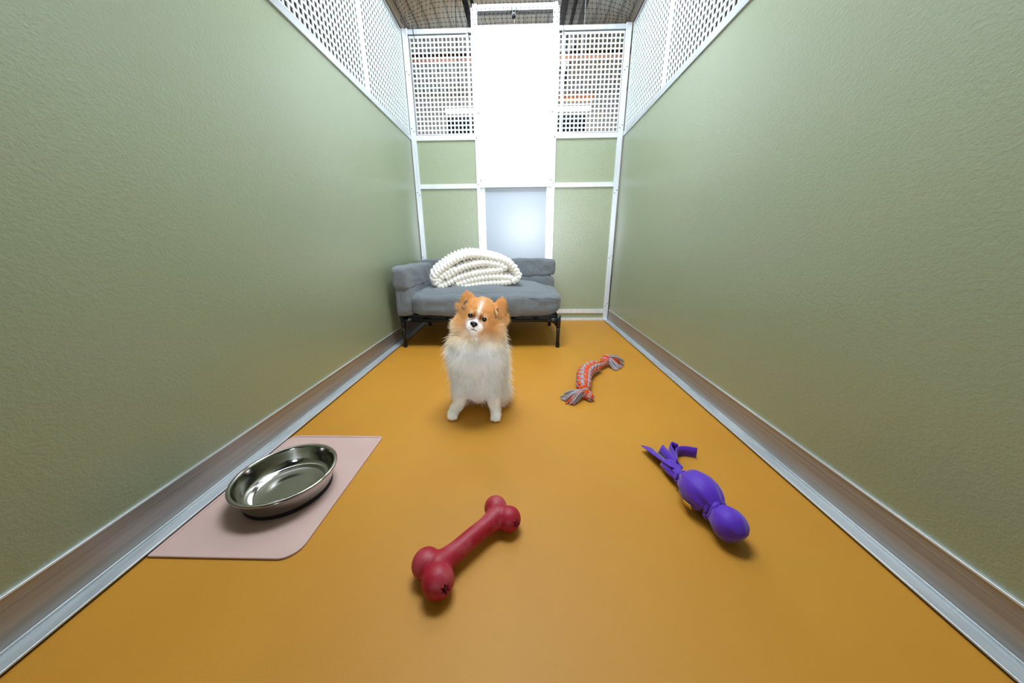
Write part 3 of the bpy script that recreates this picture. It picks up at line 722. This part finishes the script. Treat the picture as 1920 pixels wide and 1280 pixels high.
def coat(Pn, nz):
    x, y, z = Pn[:, 0], Pn[:, 1], Pn[:, 2]
    a = (x-EM.x)*U.x+(z-EM.z)*U.z; b = (x-EM.x)*V.x+(z-EM.z)*V.z
    front = sst(-y, -.945, -.925)
    mix = lambda A, Bc, t: A*(1-t[:, None])+Bc*t[:, None]
    col = np.tile(c_tan, (len(x), 1))
    r = np.hypot(a*1.0, (b+.01)*1.0)
    col = mix(col, c_dtan, sst(nz, .1, .8)*.5)
    col = mix(col, c_cream, sst(r+.008*nz, .052, .085)*.75*sst(-b, -.02, .03))
    col = mix(col, c_cream, sst(-b, .030, .052)*.8)
    col = mix(col, c_dtan, np.exp(-((np.abs(a)-.021)/.016)**2-((b-.004)/.018)**2)*.6*front)
    col = mix(col, c_white, np.exp(-((a+.0012*nz)/(.0058+.002*sst(b, .02, .04)))**2-((b-.026+.002*nz)/.017)**4)*.9)
    col = mix(col, c_white, np.clip(np.exp(-(((a+.003)/.0265)**2+((b+.0235)/.0185)**2)**2)*1.25, 0, 1)*front)
    col = mix(col, c_white, np.exp(-((a-.0005)/.007)**2-((b+.008)/.010)**2)*.8*front)
    col = mix(col, c_white, np.clip(np.exp(-(((a+.003)/.020)**2+((b+.046)/.009)**2)**2)*1.1, 0, 1)*front*.8)
    col = mix(col, c_brown, np.clip(np.exp(-((np.abs(a+.001)-.0100)/.0058)**2-((b-.001)/.0100)**2)*1.2, 0, 1)*front)
    col = mix(col, c_cream, np.exp(-((np.abs(a)-.0215)/.006)**2-((b-.010)/.004)**2)*.5*front)
    chest = sst(-(z+.012*nz+.30*(np.abs(x+.140)-.028).clip(0)), -.300, -.274)
    back = sst(y, 1.02, 1.07)
    ccol = mix(np.tile(c_chest, (len(x), 1)), c_belly, sst(-z, -.085, -.030)*sst(y, .94, .965)*.8)
    ccol = mix(ccol, c_leg, sst(-z, -.10, -.05)*sst(-y, -.955, -.935)*.7)
    ccol = mix(ccol, c_cream, sst(x, -.085, -.04)*.25)
    ccol = mix(ccol, c_cream, back*.55)
    col = mix(col, ccol, chest)
    for ec, ew, eh, ea in ears:
        col = mix(col, np.array(lin((150, 116, 96))[:3]), np.clip(1.6-(((x-ec.x)/(ew*.55))**2+((z-ec.z)/(eh*.55))**2), 0, 1)*front)
    return np.clip(col, 0, 1)
def mesh_arrays(me):
    me.calc_loop_triangles(); nv = len(me.vertices)
    co = np.empty(nv*3); me.vertices.foreach_get('co', co); co = co.reshape(-1, 3)
    no = np.empty(nv*3); me.vertices.foreach_get('normal', no); no = no.reshape(-1, 3)
    tr = np.empty(len(me.loop_triangles)*3, dtype=np.int64); me.loop_triangles.foreach_get('vertices', tr); return co, no, tr.reshape(-1, 3)
co, no, tri = mesh_arrays(body_me)
ca = body_me.color_attributes.new('coat', 'FLOAT_COLOR', 'POINT')
ca.data.foreach_set('color', np.concatenate([coat(co, np.zeros(len(co)))*.98, np.ones((len(co), 1))], 1).astype(np.float32).ravel())
dbody = obj('body', body_me, M_skin, dog)
# strands
A3 = co[tri]; ar = np.linalg.norm(np.cross(A3[:, 1]-A3[:, 0], A3[:, 2]-A3[:, 0]), axis=1)
cen = A3.mean(1)
wgt = ar*np.where(cen[:, 1] > 1.07, .35, 1.0)*np.where(cen[:, 2] > .29, 2.1, 1.0)
NS = 110000
pick = rng.choice(len(tri), NS, p=wgt/wgt.sum()); r1 = np.sqrt(rng.random(NS)); r2_ = rng.random(NS)
bc = np.stack([1-r1, r1*(1-r2_), r1*r2_], 1)
Pr = (A3[pick]*bc[:, :, None]).sum(1); Nr = (no[tri[pick]]*bc[:, :, None]).sum(1); Nr /= np.linalg.norm(Nr, axis=1)[:, None]
nz = rng.normal(0, 1, NS)
clump = np.array([noise.noise(Vector(p)*55) for p in Pr])
keep = np.ones(NS, bool)
for e, rad in ((E1, .0085), (E2, .0085), (NOSE, .0105)): keep &= np.linalg.norm(Pr-np.array(e), axis=1) > rad
for c_, w_, h_, a_ in ears:
    keep &= ((Pr[:, 0]-c_.x)/(w_*.42))**2+((Pr[:, 2]-c_.z)/(h_*.42))**2 > 1
keep &= Pr[:, 2] > .004
a = (Pr[:, 0]-EM.x)*U.x+(Pr[:, 2]-EM.z)*U.z; b = (Pr[:, 0]-EM.x)*V.x+(Pr[:, 2]-EM.z)*V.z
keep &= ~((np.abs(a+.003) < .012) & (np.abs(b+.0295) < .0022) & (Pr[:, 1] < .91))
Pr, Nr, nz, clump, a, b = Pr[keep], Nr[keep], nz[keep], clump[keep], a[keep], b[keep]; NS = len(Pr)
x, y, z = Pr.T
head = sst(z, .262, .300)
facef = sst(-y, -.945, -.920)*head
rr = np.hypot(a, b+.012)
Lh = .009+.014*sst(rr, .030, .070)+.010*sst(-b, .02, .05); Lh = Lh*(1-sst(b, .005, .035)*.25)
Lh = np.where((rr < .032) & (y < .925), .0055, Lh)
ear = np.zeros(NS, bool)
ear |= (np.abs(x+.164) < .036) & (z > .378); ear |= (np.abs(x+.064) < .030) & (z > .338) & (x > -.092)
Lh = np.where(ear, .011, Lh)
Lb = (.021+.005*sst(z, .1, .2))*np.where(rng.random(NS) < .06, 1.6, 1.0); leg = sst(-z, -.105, -.060)*sst(-y, -.962, -.945)
Lb = Lb*(1-leg)+.011*leg; paw = sst(-z, -.040, -.024)*sst(-y, -.95, -.935); Lb = Lb*(1-paw)+.0045*paw
Ln = (Lb*(1-head)+Lh*head)*(1+.16*nz.clip(-2, 2)+.25*clump)
Ln = np.maximum(Ln, .003)
away = Pr-np.array([NOSE.x, NOSE.y-.01, NOSE.z-.004]); away /= np.linalg.norm(away, axis=1)[:, None]
fl_head = away+np.array([0, 0, -.10]); fl_body = np.stack([(x+.143)*3.0, (y-1.02)*1.5, -np.ones(NS)*.9], 1)
flow = fl_body*(1-head[:, None])+fl_head*1.3*head[:, None]
flow[ear] = np.array([0, .05, .6])+Nr[ear]*.4
flow -= Nr*(flow*Nr).sum(1)[:, None]
flow /= np.linalg.norm(flow, axis=1)[:, None]+1e-9
lift = (.42*(1-head)+.62*head); lift = np.where(Ln > .033, .8, lift); lift = lift*(1-.35*leg)*(1-.3*facef)
lift = np.where(ear, .30, lift)
d0 = Nr*lift[:, None]+flow*(1-.35*lift)[:, None]+rng.normal(0, .20, (NS, 3)); d0 /= np.linalg.norm(d0, axis=1)[:, None]
cl3 = np.stack([np.array([noise.noise(Vector(p)*38+Vector((9*k, 0, 0))) for p in Pr]) for k in range(3)], 1)
d0 += cl3*.30*(1-.75*facef)[:, None]*(1-.6*ear)[:, None]; d0 /= np.linalg.norm(d0, axis=1)[:, None]
d1 = d0+flow*.35+np.array([0, 0, -.22])*(1-head*.6)[:, None]; d1 /= np.linalg.norm(d1, axis=1)[:, None]
ok = ((d0*d1).sum(1) > .6) & (np.abs((d0*Nr).sum(1)) < .96)
Pr, Nr, nz, clump, d0, d1, Ln, head, facef = [q[ok] for q in (Pr, Nr, nz, clump, d0, d1, Ln, head, facef)]; NS = len(Pr)
p0 = Pr-Nr*.001; p1 = p0+d0*(Ln*.5)[:, None]; p2 = p1+d1*(Ln*.5)[:, None]
p2[:, 2] = np.maximum(p2[:, 2], .0015); p1[:, 2] = np.maximum(p1[:, 2], .0015)
wd = np.cross(d0, Nr+rng.normal(0, .18, (NS, 3))); wd /= np.linalg.norm(wd, axis=1)[:, None]+1e-9
wid = (.00068*(1-.30*facef))*(.8+.4*rng.random(NS))
w0 = wd*wid[:, None]; w1 = w0*.75
vt = np.stack([p0-w0, p0+w0, p1-w1, p1+w1, p2], 1).reshape(-1, 3)
base = np.arange(NS)[:, None]*5
tris = np.concatenate([base+np.array([0, 1, 3]), base+np.array([0, 3, 2]), base+np.array([2, 3, 4])], 1).reshape(-1, 3)
fm = bpy.data.meshes.new('fur'); fm.vertices.add(len(vt)); fm.vertices.foreach_set('co', vt.ravel())
fm.loops.add(len(tris)*3); fm.loops.foreach_set('vertex_index', tris.ravel().astype(np.int32))
fm.polygons.add(len(tris)); fm.polygons.foreach_set('loop_start', (np.arange(len(tris))*3).astype(np.int32))
fm.polygons.foreach_set('use_smooth', np.ones(len(tris), bool)); fm.update(calc_edges=True)
cf = coat(Pr, nz)*(1+.05*nz+.10*clump)[:, None].clip(.7, 1.2)
cv = np.repeat(cf, 5, axis=0).reshape(NS, 5, 3)
cv[:, 4] = cv[:, 4]*.6+.4*np.clip(cv[:, 4]*1.12+.03, 0, 1)
ca = fm.color_attributes.new('coat', 'FLOAT_COLOR', 'POINT')
ca.data.foreach_set('color', np.concatenate([np.clip(cv.reshape(-1, 3), 0, 1), np.ones((NS*5, 1))], 1).astype(np.float32).ravel())
nn = Nr-d0*((Nr*d0).sum(1)*.9)[:, None]+rng.normal(0, .10, (NS, 3))+np.array([0, 0, .25]); nn /= np.linalg.norm(nn, axis=1)[:, None]
fm.normals_split_custom_set_from_vertices(np.repeat(nn, 5, axis=0).tolist())
obj('fur', fm, M_fur, dog, kind='stuff')
for e in (E1, E2):
    bm = bmesh.new(); ell(bm, e+Vector((0, -.001, 0)), (.0076, .0062, .0074), None, 20); ey = obj('eye', bm, M_eye, dog, True); ey['label'] = 'glossy dark eye'
bm = bmesh.new(); ell(bm, NOSE, (.0118, .0078, .0075), TILT, 20); ell(bm, NOSE+Vector((-.001, .001, -.0055)), (.0065, .0062, .0055), TILT, 16)
obj('nose', fuse(bm, .0012, 3), M_nose, dog)
bm = bmesh.new(); tube(bm, [NOSE+Vector((-.001, -.001, -.010)), NOSE+Vector((-.0025, .001, -.0175))], .0008, 6)
for s_ in (-1, 1):
    tube(bm, [NOSE+Vector((-.0025, .0015, -.0180))+U*(s_*.0165*t)+Vector((0, .016*t*t, -.0012*math.sin(t*PI)-.0030*t*t)) for t in [k/8 for k in range(9)]], [.0012-.0006*k/8 for k in range(9)], 6)
obj('mouth', bm, M_mouth, dog, True)
c_in = mat('inner_ear', (138, 104, 84), rough=.9, spec=.1)
for c, w_, h_, a_ in ears:
    bm = bmesh.new(); ell(bm, c, (w_*.49, .0034, h_*.50), Matrix.Rotation(a_, 3, 'Y'), 14); obj('inner_ear', bm, c_in, dog, True)
